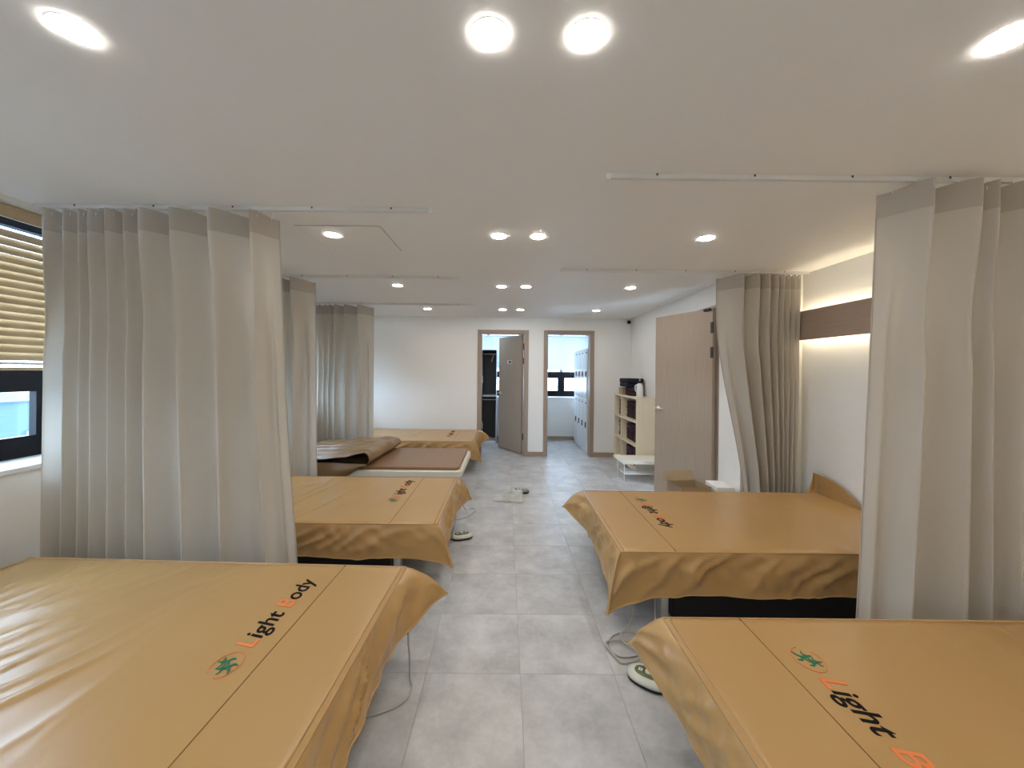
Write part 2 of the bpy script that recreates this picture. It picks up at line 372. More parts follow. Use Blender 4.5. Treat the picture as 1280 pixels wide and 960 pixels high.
wl2 = ['slat blind seen through the left doorway behind the ajar door', 'slat blind seen through the right doorway above white lockers']
for k, (a0, a1) in enumerate(WB):
    window('window_%d' % (k + 5), 'black-framed window of the changing room', (a0, YE, 0), 0, a1 - a0, wl2[k], 2, 62, 'slatw', .0425)

# ------------------------------------------------------------------ downlights
rows = [(-0.52, 'row overhead'), (1.025, 'nearest row'), (2.565, 'second row'), (4.11, 'third row'), (5.67, 'farthest row')]
cols = [(-1.165, 'leftmost'), (-0.052, 'left of the middle pair'), (0.208, 'right of the middle pair'), (1.33, 'rightmost')]
ring = NB(); lathe(ring, [(.0505, -.0003), (.0505, -.0010), (.0500, -.0016), (.0495, -.0016), (.0490, -.0010)], 40); rme = bpy.data.meshes.new('trim_ring'); ring.to_mesh(rme); ring.free()
rme.materials.append(M['white'])
dd = NB(); lathe(dd, [(.0490, -.0018), (.0470, -.0034), (.036, -.0044), (.022, -.0048)], 28); bmesh.ops.recalc_face_normals(dd, faces=dd.faces)
dme = bpy.data.meshes.new('diffuser'); dd.to_mesh(dme); dd.free(); dme.materials.append(M['lamp'])
for ry, rl in rows:
    for cx, cl in cols:
        zz = H - .004 if (hx0 < cx < hx1 and hy0 < ry < hy1) else H
        t = thing('downlight', 'round recessed ceiling downlight, %s in the %s' % (cl, rl), 'downlight', (cx, ry, zz), 0, 'ceiling downlights')
        for nme, me in (('trim_ring', rme), ('diffuser', dme)):
            o = bpy.data.objects.new(nme, me); C.objects.link(o); o.parent = t

cool_fill = emit('cool_fill_glow', (0.72, 0.87, 1.0), 9.0)  # unseen fill lamps, added to brighten the two changing rooms
for cx, l in ((-.45, 'left'), (1.0, 'right')):
    t = thing('added_fill_light', 'added out-of-view fill lamp brightening the %s changing room' % l, 'fill light', (cx, 7.25, H))
    mk('fill_base', lathe(NB(), [(.17, -.0005), (.17, -.02), (.165, -.025)], 40), M['white'], t)
    mk('fill_cover', lathe(NB(), [(.160, -.0252), (.155, -.045), (.13, -.06), (.08, -.066)], 40), cool_fill, t)

# ------------------------------------------------------------------ wall panel with LED strips
t = thing('headboard_panel', 'long taupe wood panel on the right wall, glowing above and below', 'wall panel', (XR, 0, 0))
b = NB(); rbox(b, -.085, -.067, YF + .02, YJ - .02, 1.745, 2.0, .002, 1); mk('wood_board', b, M['panel'], t)
b = NB(); box(b, -.067, -.001, YF + .05, YJ - .05, 1.80, 1.945); mk('batten', b, M['white'], t)
b = NB(); box(b, -.055, -.035, YF + .06, YJ - .06, 1.946, 1.952); mk('led_strip', b, M['led'], t)
b = NB(); box(b, -.055, -.035, YF + .06, YJ - .06, 1.793, 1.799); mk('led_strip', b, M['led'], t)

# ------------------------------------------------------------------ curtain tracks and curtains
def track(lab, xa, xb, y, n=5):
    t = thing('curtain_track', lab, 'curtain track', (0, y, H))
    x0, x1 = min(xa, xb), max(xa, xb)
    b = NB(); box(b, x0, x1, -.011, .011, -.020, -.0005); box(b, x0, x1, -.011, -.006, -.022, -.020); box(b, x0, x1, .006, .011, -.022, -.020)
    mk('rail', b, M['rail'], t)
    b = NB(); xe = xb; rbox(b, xe - .012, xe + .012, -.014, .014, -.03, -.0005, .003, 1); mk('end_cap', b, M['white'], t)
    for k in range(n):
        x = x0 + (x1 - x0) * (k + .5) / n
        b = NB(); box(b, x - .004, x + .004, -.0125, .0125, -.010, -.0003); mk('bracket', b, M['steel'], t)
    return t
def curtain(lab, y, edges, flare, zt, zb, front_sign, depth, header=.125, bottom_x=None, sag=.022):
    """edges: pleat boundaries at the top from the free edge to the wall; each pleat slants from back to front,
    flare: x shift of the free edge at the bottom; front_sign -1: towards camera"""
    t = thing('privacy_curtain', lab, 'curtain', (0, y, 0))
    n = len(edges) - 1
    K = 22; S = n * K; rowsz = []
    zs = [zt - header * i / 4 for i in range(5)] + [zt - header - (zt - header - zb) * (i / 34) for i in range(1, 35)]
    x_free, x_wall = edges[0], edges[-1]; dirn = 1 if x_wall > x_free else -1
    rnd = [random.uniform(-1, 1) for _ in range(n + 1)]
    dk = [min(depth, abs(edges[q + 1] - edges[q]) * 1.1) for q in range(n)]
    def dep(k, p):
        k2 = max(0, min(n - 1, k - 1 if p < .5 else k + 1)); return dk[k] + (dk[k2] - dk[k]) * abs(p - .5)
    def pt(i, z):
        k, p = min(i // K, n - 1), (i - min(i // K, n - 1) * K) / K
        a, bb = edges[k], edges[k + 1]; wd = bb - a
        down = (zt - z) / (zt - zb)
        # crisp slanted pleat at the head, rounder wave below
        q = 0.80
        if p < q:
            u = p / q; yy = -.5 + ss(0, 1, u) * .35 + u * .65; xx = u * 1.03
        else:
            u = (p - q) / (1 - q); yy = .5 - ss(0, 1, u); xx = 1.03 - .03 * u + .10 * math.sin(PI * u)
        d = dep(k, p)
        yy2 = -.5 * math.cos(2 * PI * (p - .44)); xx2 = p + .07 * math.sin(2 * PI * (p - .44))
        m = ss(.03, .38, down) * .95 * (ss(0, .6, p) if k == 0 else 1.0)
        yo = (yy * (1 - m) + yy2 * m) * d; xo = xx * (1 - m) + xx2 * m
        x = a + wd * min(xo, 1.25)
        f = (x - x_wall) / (x_free - x_wall)
        x += flare(down) * f ** 1.5 if f > 0 else 0
        x += dirn * .03 * down * noise.noise(Vector((x * 3.1, down * 1.2, y)))
        zz = z - (sag * (1 - ss(0, 1, min(1, abs(yy + .5) * 1.0))) * max(0, 1 - down * 12) if p < q else 0)
        return (x, front_sign * yo, zz)
    for nm_, za, m_ in (('header_band', zs[:5], M['header']), ('fabric', zs[4:], M['curtain'])):
        b = NB(); g = [[b.verts.new(pt(i, z)) for i in range(S + 1)] for z in za]
        for r0, r1 in zip(g, g[1:]):
            for i in range(S): b.faces.new((r0[i], r0[i + 1], r1[i + 1], r1[i]))
        me = bpy.data.meshes.new(nm_); b.to_mesh(me); b.free(); mko(nm_, me, m_, t, True)
    b = NB(); tube(b, [pt(0, z) for z in zs], .0035, 6); mk('side_hem', b, M['header'], t, True)
    hb_ = NB(); box(hb_, -.002, .002, -.002, .002, -.012, H - .0225 - zt); tube(hb_, [(0, 0, -.01), (0, front_sign * .012, -.02), (0, front_sign * .012, -.035)], .0018, 5)
    hm = bpy.data.meshes.new('hook'); hb_.to_mesh(hm); hb_.free(); hm.materials.append(M['white'])
    for k in range(n):
        for p in (3, 13):
            x, yy, _ = pt(k * K + p, zt); o = bpy.data.objects.new('hook', hm); C.objects.link(o); o.parent = t; o.location = (x, yy * .6, zt)
    return t
track('white ceiling curtain track carrying the nearest left curtain', -2.62, -.425, 2.14)
track('white ceiling curtain track carrying the second left curtain', -2.62, -.44, 3.70)
track('white ceiling curtain track carrying the farthest left curtain', -2.62, -.43, 5.22)
track('white ceiling curtain track carrying the nearest right curtain', 2.66, .455, 1.745)
track('white ceiling curtain track carrying the farther right curtain', 2.66, .49, 3.385)
ZT = 2.318
curtain('wide beige curtain hanging behind the nearest left bed', 2.145, [-1.305, -1.40, -1.61, -1.815, -1.99, -2.09, -2.19, -2.29, -2.355, -2.43, -2.53],
        lambda d: .135 * d ** 1.1, ZT, .06, -1, .155)
curtain('narrow visible beige curtain behind the second left bed', 3.70, [-1.88, -2.04, -2.2, -2.33, -2.43, -2.52, -2.60], lambda d: .05 * d, ZT, .06, -1, .155)
curtain('beige curtain farthest away on the left, by the end wall', 5.22, [-1.83, -1.99, -2.17, -2.31, -2.39, -2.46, -2.53, -2.60], lambda d: .02 * d, ZT, .06, -1, .155)
curtain('large beige curtain at the right edge behind the nearest right bed', 1.745, [1.745, 1.865, 2.07, 2.165, 2.30, 2.40, 2.48, 2.565], lambda d: -.08 * d, ZT, .06, -1, .16)
curtain('beige curtain between the wood door and the lit panel, pulled aside at its foot', 3.385, [1.885, 2.05, 2.19, 2.29, 2.37, 2.43, 2.48, 2.53, 2.575],
        lambda d: .30 * ss(.12, 1.0, d) * (1.0), ZT, .06, -1, .13)

# ------------------------------------------------------------------ beds
BL, BW, BT_ = 1.98, 1.08, 0.45
bxp, byp = BL / 2, BW / 2
def mesh_of(bm, name, m, smooth=False):
    me = bpy.data.meshes.new(name); bmesh.ops.recalc_face_normals(bm, faces=bm.faces); bm.to_mesh(me); bm.free(); me.materials.append(m)
    if smooth: me.polygons.foreach_set('use_smooth', [True] * len(me.polygons))
    return me
bed_me = {
    'platform': mesh_of(rplate(NB(), -bxp + .015, bxp - .015, -byp + .015, byp - .015, .335, .405, .07, 8, .010), 'platform', M['cream']),
    'heat_mat': mesh_of(rplate(NB(), -bxp + .05, bxp - .05, -byp + .05, byp - .05, .405, .437, .05, 6, .008), 'heat_mat', M['mattop']),
    'base_box': mesh_of(rbox(NB(), -bxp + .15, bxp - .33, -byp + .07, byp - .07, .02, .335, .004, 1), 'base_box', M['black']),
    'leg': mesh_of(rbox(NB(), -.022, .022, -.03, .03, .0, .335, .004, 1), 'leg', M['chrome']),
}
def bed(lab, cx, cy, rz):
    t = thing('therapy_bed', lab, 'bed', (cx, cy, 0), rz, 'heated therapy beds')
    for k in ('platform', 'heat_mat', 'base_box'):
        o = bpy.data.objects.new(k, bed_me[k]); C.objects.link(o); o.parent = t
    for sx in (-1, 1):
        for sy in (-1, 1):
            o = bpy.data.objects.new('leg', bed_me['leg']); C.objects.link(o); o.parent = t
            o.location = ((bxp - .28) if sx > 0 else (-bxp + .10), sy * (byp - .10), 0)
    return t
# embroidered writing, made once
def letters():
    cu = bpy.data.curves.new('txt', 'FONT'); cu.body = 'Light Body'; cu.size = 0.101; cu.shear = 0.22; cu.offset = 0.0012; cu.extrude = 0.0006; cu.space_character = 1.02
    for ch in cu.body: cu.materials.append(M['ink'])
    for i in range(len(cu.body)): cu.body_format[i].material_index = i
    o = bpy.data.objects.new('txt', cu); C.objects.link(o); bpy.context.view_layer.update()
    me = bpy.data.meshes.new_from_object(o.evaluated_get(bpy.context.evaluated_depsgraph_get()))
    out = []
    for i, ch in enumerate(cu.body):
        if ch == ' ': continue
        b = NB(); b.from_mesh(me)
        bmesh.ops.delete(b, geom=[f for f in b.faces if f.material_index != i], context='FACES')
        for v in b.verts: v.co = Vector((-v.co.y, v.co.x, v.co.z))      # baseline towards the aisle, reading along +y
        for f in b.faces: f.material_index = 0
        q = bpy.data.meshes.new('letter'); b.to_mesh(q); b.free(); q.materials.append(M['orange' if ch in 'LB' else 'ink']); out.append(q)
    bpy.data.objects.remove(o)
    return out
LETTERS = letters()
def strokes(segs, z0, z1):
    b = NB()
    for pts in segs:
        for (a, wa), (c, wc) in zip(pts, pts[1:]):
            a, c = Vector(a), Vector(c); d = (c - a).normalized(); n_ = Vector((-d.y, d.x))
            q = [a + n_ * wa, a - n_ * wa, c - n_ * wc, c + n_ * wc]
            lo = [b.verts.new((p.x, p.y, z0)) for p in q]; hi = [b.verts.new((p.x, p.y, z1)) for p in q]
            b.faces.new(hi); b.faces.new(lo[::-1])
            for i in range(4): b.faces.new((lo[i], lo[(i + 1) % 4], hi[(i + 1) % 4], hi[i]))
    return b
fig = []
for ox, oy, s in ((.0, .0, 1.0), (.030, .022, .85)):                       # two striding figures, x along reading direction
    f = lambda *a: [((ox + px * s, oy + py * s), wv * s) for px, py, wv in a]
    fig += [f((.012, .042, .0045), (.018, .020, .006), (.020, .012, .004)), f((.020, .016, .005), (.034, .006, .004), (.030, -.008, .002)), f((.018, .016, .005), (.006, .004, .004), (-.010, -.002, .002)),
            f((.015, .036, .003), (.030, .034, .0025), (.038, .042, .0015)), f((.014, .036, .003), (.000, .028, .0025), (-.012, .034, .0015)), f((.012, .043, .003), (.013, .047, .004), (.014, .053, .003))]
bmf = strokes(fig, 0, .0012)
for v in bmf.verts: v.co = Vector((-v.co.y, v.co.x, v.co.z))
EMB = mesh_of(bmf, 'emblem_figures', M['green'])
bmr = NB(); tube(bmr, [(-(.030 + .047 * math.sin(a)), .030 + .058 * math.cos(a), .0006) for a in [2 * PI * (.50 + .86 * k / 40) for k in range(41)]], .0012, 5)
EMR = mesh_of(bmr, 'emblem_ring', M['orange'])

def side_default(out, drop): return lambda u: (out, -drop)
def cover(lab, cx, cy, rz, ears, seed, wr=.0022, head=None, text_y=0.0, sides=None, text=True, cre=1.4):
    """ears: tips for the corners (foot,+y),(head,+y),(head,-y),(foot,-y) as (dx,dy,dz) from the corner"""
    t = thing('bed_cover', lab, 'bed cover', (cx, cy, 0), rz, 'tan leatherette bed covers')
    off = Vector((seed * 7.3, seed * 3.1, seed * 1.7))
    nx, ny = 150, 84
    def hgt(x, y):
        ex, ey = bxp - abs(x), byp - abs(y); e = min(ex, ey)
        z = BT_ - .006 * (1 - ss(0, .03, e))
        mask = (1 - ss(.02, .38, x)) * ss(0, .05, e)
        # long diagonal creases running from head/near side
        wp = .10 * noise.noise(Vector((x * 1.6, y * 1.6, 11)) + off)
        a = cre + .25 * noise.noise(Vector((x * .9, y * .9, 5)) + off); u, v = x * math.cos(a) + y * math.sin(a), -x * math.sin(a) + y * math.cos(a) + wp
        n1 = noise.noise(Vector((u * 1.6, v * 9.0, 0)) + off); n2 = noise.noise(Vector((u * 3.0, v * 19.0, 3)) + off); n3 = noise.noise(Vector((x * 2.2, y * 2.2, 7)) + off)
        gate = ss(-.1, .35, noise.noise(Vector((x * 1.8, y * 1.8, 21)) + off))
        rg = (1 - abs(n1)) ** 7
        z += mask * wr * (rg * 2.6 * (.35 + gate) + n2 * .45 * gate + n3 * 2.0)
        z += (1 - mask) * ss(0, .05, e) * .0006 * noise.noise(Vector((x * 5, y * 5, 1)) + off)
        # slight hollow pulled into the corner creases at the foot
        return z
    b = NB()
    g = [[b.verts.new((-bxp + BL * i / nx, -byp + BW * j / ny, hgt(-bxp + BL * i / nx, -byp + BW * j / ny))) for j in range(ny + 1)] for i in range(nx + 1)]
    for i in range(nx):
        for j in range(ny): b.faces.new((g[i][j], g[i + 1][j], g[i + 1][j + 1], g[i][j + 1]))
    mk('top_panel', b, M['cover'], t, True)
    # perimeter, counter-clockwise from the foot/-y corner
    corners = [(bxp, -byp, 3), (bxp, byp, 0), (-bxp, byp, 1), (-bxp, -byp, 2)]
    nrm = [(1, 0), (0, 1), (-1, 0), (0, -1)]
    sd = [(.020, .215), (.018, .215), (.012, .20), (.022, .215)]
    if sides: sd = sides
    per = []       # (P, n, side, dist along, length, fan)
    for s in range(4):
        c0, c1 = corners[s], corners[(s + 1) % 4]; Ls = math.hypot(c1[0] - c0[0], c1[1] - c0[1]); n_ = int(Ls / .012)
        for k in range(n_ + 1):
            u = k / n_; per.append((Vector((c0[0] + (c1[0] - c0[0]) * u, c0[1] + (c1[1] - c0[1]) * u)), Vector(nrm[s]), s, u * Ls, Ls, 0, c0[2], c1[2]))
        nn = nrm[(s + 1) % 4]
        for k in range(1, 8):
            a = k / 8 * PI / 2
            n2 = Vector(nrm[s]) * math.cos(a) + Vector(nn) * math.sin(a)
            per.append((Vector(c1[:2]), n2, s, Ls, Ls, (k / 8 - .5) * 2, c1[2], c1[2]))
    R = 16; b = NB(); cols_ = []; hem = []
    for (P, n_, s, d, Ls, fan, ca, cb) in per:
        out, drop = sd[s]
        dz = -drop
        if head and s == 2: out, dz = head(d / Ls)
        isfan = any(abs(n_[q]) not in (0.0, 1.0) for q in (0, 1))
        dc, ci = (d, ca) if d < Ls / 2 else (Ls - d, cb)
        if isfan: dc = 0
        tip = Vector(ears[ci]); CC = [c for c in corners if c[2] == ci][0]
        wgt = math.exp(-(dc / (.20 if s == 0 else .135)) ** 2.0)
        if isfan: wgt = 1.0
        wv = .012 * noise.noise(Vector((d * 5 + s * 11, 0, 0)) + off) + .008 * noise.noise(Vector((d * 13 + s * 7, 4, 0)) + off)
        flatp = Vector((P.x + n_.x * (out + wv), P.y + n_.y * (out + wv), BT_ + dz + .012 * noise.noise(Vector((d * 3.1 + s * 5, 9, 0)) + off)))
        if isfan: flatp = Vector((P.x + n_.x * out, P.y + n_.y * out, BT_ - drop))
        tp = Vector((CC[0] + tip.x, CC[1] + tip.y, BT_ + tip.z))
        if isfan: tp = tp + Vector((n_.x, n_.y, 0)) * .012
        hp = flatp.lerp(tp, wgt)
        col = []
        for r in range(R + 1):
            tt = r / R
            h_ = tt ** .85; z_ = tt ** (1.25 if wgt > .5 else 1.05)
            base = Vector((P.x + (hp.x - P.x) * h_, P.y + (hp.y - P.y) * h_, (BT_ - .006) + (hp.z - BT_ + .006) * z_))
            amp = .022 * math.sin(PI * min(1, tt * 1.15) * .86) ** .8 * (1 - wgt * .35)
            w1 = d * 6.5 + tt * 1.9 + s * 3 + .5 * noise.noise(Vector((d * 3, tt * 2, 1)) + off)
            q = 1.7 * ((1 - abs(noise.noise(Vector((w1, tt * .7, 2)) + off))) ** 3 - .45) + .5 * noise.noise(Vector((d * 15 - tt * 2.2 + s * 3, tt * 2.5, 6)) + off)
            if isfan: q *= .4
            if s == 2: q *= .3
            base += Vector((n_.x, n_.y, 0)) * (amp * (q + .45))
            col.append(b.verts.new(base))
        cols_.append(col); hem.append(col[-1].co.copy())
    N = len(cols_)
    for i in range(N):
        a, c = cols_[i], cols_[(i + 1) % N]
        for r in range(R):
            if (a[r].co - c[r].co).length < 1e-6 and r == 0: b.faces.new((a[0], c[1], a[1]))
            else: b.faces.new((a[r], c[r], c[r + 1], a[r + 1]))
    me = bpy.data.meshes.new('skirt'); b.to_mesh(me); b.free(); mko('skirt', me, M['cover'], t, True)
    b = NB(); tube(b, hem, .0042, 6, True); mk('hem_piping', b, M['piping'], t, True)
    b = NB(); tube(b, [(bxp, -byp, BT_ - .005), (bxp, byp, BT_ - .005), (-bxp, byp, BT_ - .005), (-bxp, -byp, BT_ - .005)], .0045, 6, True); mk('edge_piping', b, M['piping'], t, True)
    xs_ = bxp - .31
    b = NB(); box(b, xs_ - .0014, xs_ + .0014, -byp + .004, byp - .004, BT_ - .003, BT_ + .0011); mk('stitched_seam', b, M['seam'], t)
    b = NB(); tube(b, [(bxp - .022, -byp + .01, BT_ - .001), (bxp - .022, byp - .01, BT_ - .001)], .0035, 6); mk('foot_welt', b, M['piping'], t, True)
    if text:
        xb = xs_ - .076
        for nm_, me, y_ in ([('letter', q, text_y) for q in LETTERS] + [('emblem_figures', EMB, text_y - .105), ('emblem_ring', EMR, text_y - .105)]):
            o = mko(nm_, me, [], t, False, (xb, y_, BT_ + .0012))
    return t
fl, fr_ = -.49, .655
# (foot,+y) (head,+y) (head,-y) (foot,-y)
hd = (-.015, .015, -.20); hd2 = (-.015, -.015, -.20)
b1 = (fl - bxp - .02, 1.445, math.radians(-1.6)); b2 = (-.435 - bxp, 3.04, 0.0); b3 = (-.425 - bxp, 4.49, 0.0); b4 = (-.43 - bxp, 5.93, 0.0)
r1 = (fr_ + bxp, 1.035, PI); r2 = (.655 + bxp, 2.69, PI)
for p, l in ((b1, 'nearest therapy bed on the left, under a tan cover'), (b2, 'second therapy bed on the left, under a tan cover'),
             (b3, 'half uncovered therapy bed with cream frame and bare brown mat'), (b4, 'farthest therapy bed by the end wall, under a tan cover'),
             (r1, 'nearest therapy bed on the right, under a tan cover'), (r2, 'second therapy bed on the right, under a tan cover')): bed(l, *p)
cover('tan lettered cover on the nearest left bed, creased and shiny near the window', *b1, [(.19, .04, -.16), hd, hd2, (.10, -.10, -.22)], 1, wr=.0034, text_y=-.06)
cover('tan lettered cover on the second left bed, its front corner hanging to a point', *b2, [(.115, .05, -.22), hd, hd2, (.10, -.06, -.245)], 2, wr=.0024, text_y=-.02, sides=[(.02, .215), (.018, .215), (.012, .2), (.02, .212)])
cover('tan lettered cover on the farthest left bed by the end wall', *b4, [(.16, .02, -.14), hd, hd2, (.10, -.06, -.27)], 3, wr=.0028, text_y=-.06)
cover('tan lettered cover on the nearest right bed, lower right of the picture', *r1, [(.10, .10, -.22), hd, hd2, (.115, -.02, -.13)], 4, wr=.0014, text_y=-.235)
cover('tan lettered cover on the second right bed, its end turned up against the wall', *r2, [(.085, .07, -.31), (-.01, .01, -.15), (.03, -.005, .16), (.15, -.03, -.15)], 5, wr=.0018, text_y=-.24,
      head=lambda u: (.002, -.20 + .36 * ss(.25, .95, u)), sides=[(.02, .22), (.018, .24), (.012, .2), (.02, .215)])

# folded-back cover on the third bed
def folded_cover():
    t = thing('bed_cover', 'tan cover folded back over the head half of the uncovered bed', 'bed cover', (b3[0], b3[1], 0), 0, 'tan leatherette bed covers')
    b = NB(); ny = 60; g = []
    zb = .441
    for j in range(ny + 1):
        v = j / ny; y = -.56 + 1.12 * v
        fx = .05 + .03 * noise.noise(Vector((y * 2.5, 0, 3))) - .02 * (1 - v)
        hh = .125 + .02 * noise.noise(Vector((y * 3, 5, 0))) + .03 * (1 - v)
        droop = max(0, (-.42 - y)) / .14
        ctrl = [(-.955, zb + .002), (-.5, zb + .004), (-.1, zb + .005), (fx - .05, zb + .010), (fx - .005, zb + hh * .35), (fx, zb + hh * .6), (fx - .04, zb + hh * .95), (fx - .16, zb + hh * 1.0), (-.32, zb + hh * .92), (-.62, zb + hh * .72), (-.93, zb + hh * .62)]
        row = []
        P = spline([(x, 0, z) for x, z in ctrl], 6)
        for k, p in enumerate(P):
            f = k / (len(P) - 1); top = ss(.5, .7, f)
            w_ = .020 * top * noise.noise(Vector((p.x * 6 + y * 4, y * 9, 1))) + .014 * top * noise.noise(Vector((p.x * 3, y * 16, 5)))
            dz = -droop * .055 * top * ss(-.9, -.2, -abs(p.x + .45) * 2) if False else -droop * .05 * top * (1 - ss(-.25, .05, p.x))
            row.append(b.verts.new((p.x, y + .012 * noise.noise(Vector((p.x * 5, y, 2))) * top, p.z + w_ + dz)))
        g.append(row)
    for r0, r1_ in zip(g, g[1:]):
        for k in range(len(r0) - 1): b.faces.new((r0[k], r0[k + 1], r1_[k + 1], r1_[k]))
    me = bpy.data.meshes.new('folded_sheet'); b.to_mesh(me); b.free(); mko('folded_sheet', me, M['lining'], t, True)
    # inner layers and the edge hanging over the near side
    b = NB(); g = []
    for j in range(25):
        v = j / 24; y = -.50 + 1.02 * v; row = []
        for k in range(31):
            u = k / 30; x = -.93 + .90 * u
            row.append(b.verts.new((x, y, zb + .035 + .035 * math.sin(PI * u) + .012 * noise.noise(Vector((x * 8, y * 6, 8))))))
        g.append(row)
    for r0, r1_ in zip(g, g[1:]):
        for k in range(30): b.faces.new((r0[k], r0[k + 1], r1_[k + 1], r1_[k]))
    me = bpy.data.meshes.new('inner_layer'); b.to_mesh(me); b.free(); mko('inner_layer', me, M['lining'], t, True)
    b = NB(); g = []
    for k in range(41):
        u = k / 40; x = -.95 + .95 * u; row = []
        top = zb + .125 * (.62 + .3 * u) * (1 - .25 * ss(.4, 1, u))
        drop = .30 * (1 - ss(.45, 1.0, u)) + .03
        for r in range(9):
            tt = r / 8
            row.append(b.verts.new((x, -.545 - .03 * math.sin(PI * tt) - .012 * noise.noise(Vector((x * 11 + tt * 3, tt * 2, 4))) * (1 + tt), top - .05 - drop * tt)))
        g.append(row)
    for r0, r1_ in zip(g, g[1:]):
        for r in range(8): b.faces.new((r0[r], r0[r + 1], r1_[r + 1], r1_[r]))
    me = bpy.data.meshes.new('hanging_edge'); b.to_mesh(me); b.free(); mko('hanging_edge', me, M['lining'], t, True)
folded_cover()

# ------------------------------------------------------------------ controllers, cords, litter on the floor
def controller(lab, x, y, rz, shell, face):
    t = thing('bed_controller', lab, 'controller', (x, y, 0), rz, 'bed controllers on the floor')
    def ov(z, a, c): return [(a * math.copysign(abs(math.cos(q)) ** .8, math.cos(q)), c * math.copysign(abs(math.sin(q)) ** .8, math.sin(q)), z) for q in [2 * PI * k / 32 for k in range(32)]]
    def loft(rs, m, nm_):
        b = NB(); R_ = [[b.verts.new(p) for p in r] for r in rs]
        for a, c in zip(R_, R_[1:]):
            for k in range(32): b.faces.new((a[k], a[(k + 1) % 32], c[(k + 1) % 32], c[k]))
        b.faces.new(R_[0][::-1]); b.faces.new(R_[-1]); return mk(nm_, b, m, t, True)
    loft([ov(0, .088, .056), ov(.006, .094, .062), ov(.018, .095, .063)], M['black'], 'lower_shell')
    loft([ov(.018, .096, .064), ov(.028, .094, .062), ov(.037, .082, .052), ov(.041, .068, .040)], shell, 'upper_shell')
    loft([ov(.040, .064, .036), ov(.0425, .062, .034)], face, 'control_face')
    b = NB(); lathe(b, [(.016, .042), (.015, .050), (.012, .052)], 20); mk('dial', b, M['ctrl'], t, True)
    b = NB()
    for q in (-.042, -.032, .032, .042): rbox(b, q - .004, q + .004, -.010, .010, .0425, .0455, .001, 1)
    mk('button', b, M['white'], t)
controller('cream and olive bed controller on the floor beside the second left bed', -.365, 3.32, math.radians(20), M['ctrl'], M['olive'])
controller('cream and olive bed controller half under the nearest right bed cover', .685, 1.80, math.radians(-35), M['ctrl'], M['olive'])
controller('grey bed controller lying in the aisle behind the white plastic bag', .20, 4.58, math.radians(-12), M['grey'], M['grey'])
def cordt(lab, ctrl, r=.0048, k=10): tag(mk('power_cord', tube(NB(), spline(ctrl, k), r, 7), M['cable'], None, True), lab, 'cord')
cordt('beige cord looping out from under the nearest left bed', [(-.62, 1.50, .30), (-.47, 1.78, .28), (-.44, 1.80, .15), (-.43, 1.79, .02), (-.41, 1.74, .006), (-.44, 1.66, .006), (-.56, 1.60, .006), (-.70, 1.58, .006)])
cordt('tangled beige cord on the floor between the two right beds', [(.80, 2.28, .30), (.735, 2.24, .26), (.745, 2.20, .12), (.70, 2.16, .012), (.60, 2.10, .006), (.555, 2.02, .006), (.60, 1.95, .006), (.72, 1.97, .008), (.79, 2.02, .012), (.70, 2.05, .016),
      (.60, 2.06, .012), (.545, 2.03, .014), (.575, 1.93, .012), (.60, 1.905, .008), (.68, 1.925, .012), (.69, 1.98, .016), (.64, 2.04, .02), (.66, 2.12, .016), (.75, 2.10, .02), (.80, 2.0, .014), (.80, 1.93, .008), (.775, 1.885, .006)])
cordt('beige cord dropping straight down behind the nearest right cover corner', [(.86, 2.20, .33), (.865, 2.19, .20), (.87, 2.18, .02), (.93, 2.14, .006), (1.02, 2.1, .006)], .005)
cordt('thin cord curling on the floor by the half uncovered bed', [(-.47, 3.98, .30), (-.44, 3.97, .12), (-.40, 3.98, .006), (-.33, 4.02, .006), (-.30, 3.93, .006), (-.37, 3.78, .006), (-.46, 3.70, .006)], .003)
cordt('short cord from the cream controller to the second left bed', [(-.46, 3.36, .28), (-.425, 3.36, .16), (-.455, 3.36, .03), (-.50, 3.33, .008), (-.53, 3.30, .008)], .003)
# crumpled white bag
b = NB(); g = []
for i in range(29):
    u = i / 28; row = []
    for j in range(17):
        v = j / 16 - .5; wd = .07 + .15 * u
        z = .006 + .12 * ss(.05, .8, u) * (1 - (2 * abs(v)) ** 2) * (.7 + .6 * noise.noise(Vector((u * 5, v * 5, 1)))) + .016 * abs(noise.noise(Vector((u * 9, v * 9, 4))))
        row.append(b.verts.new((-.16 + .33 * u + .02 * noise.noise(Vector((u * 3, v * 4, 7))), v * wd * 1.25 + .05 * (u - .5), max(z, .003))))
    g.append(row)
for r0, r1_ in zip(g, g[1:]):
    for k in range(16): b.faces.new((r0[k], r0[k + 1], r1_[k + 1], r1_[k]))
bmesh.ops.solidify(b, geom=b.faces[:], thickness=.002)
bag = thing('plastic_bag', 'crumpled white plastic bag lying on the floor in the aisle', 'bag', (.03, 4.32, 0), 0)
mk('bag_film', b, M['paper'], bag, True)
b = NB(); rbox(b, .10, .17, -.05, .00, .003, .022, .006, 1); mk('dark_clip', b, M['black'], bag)

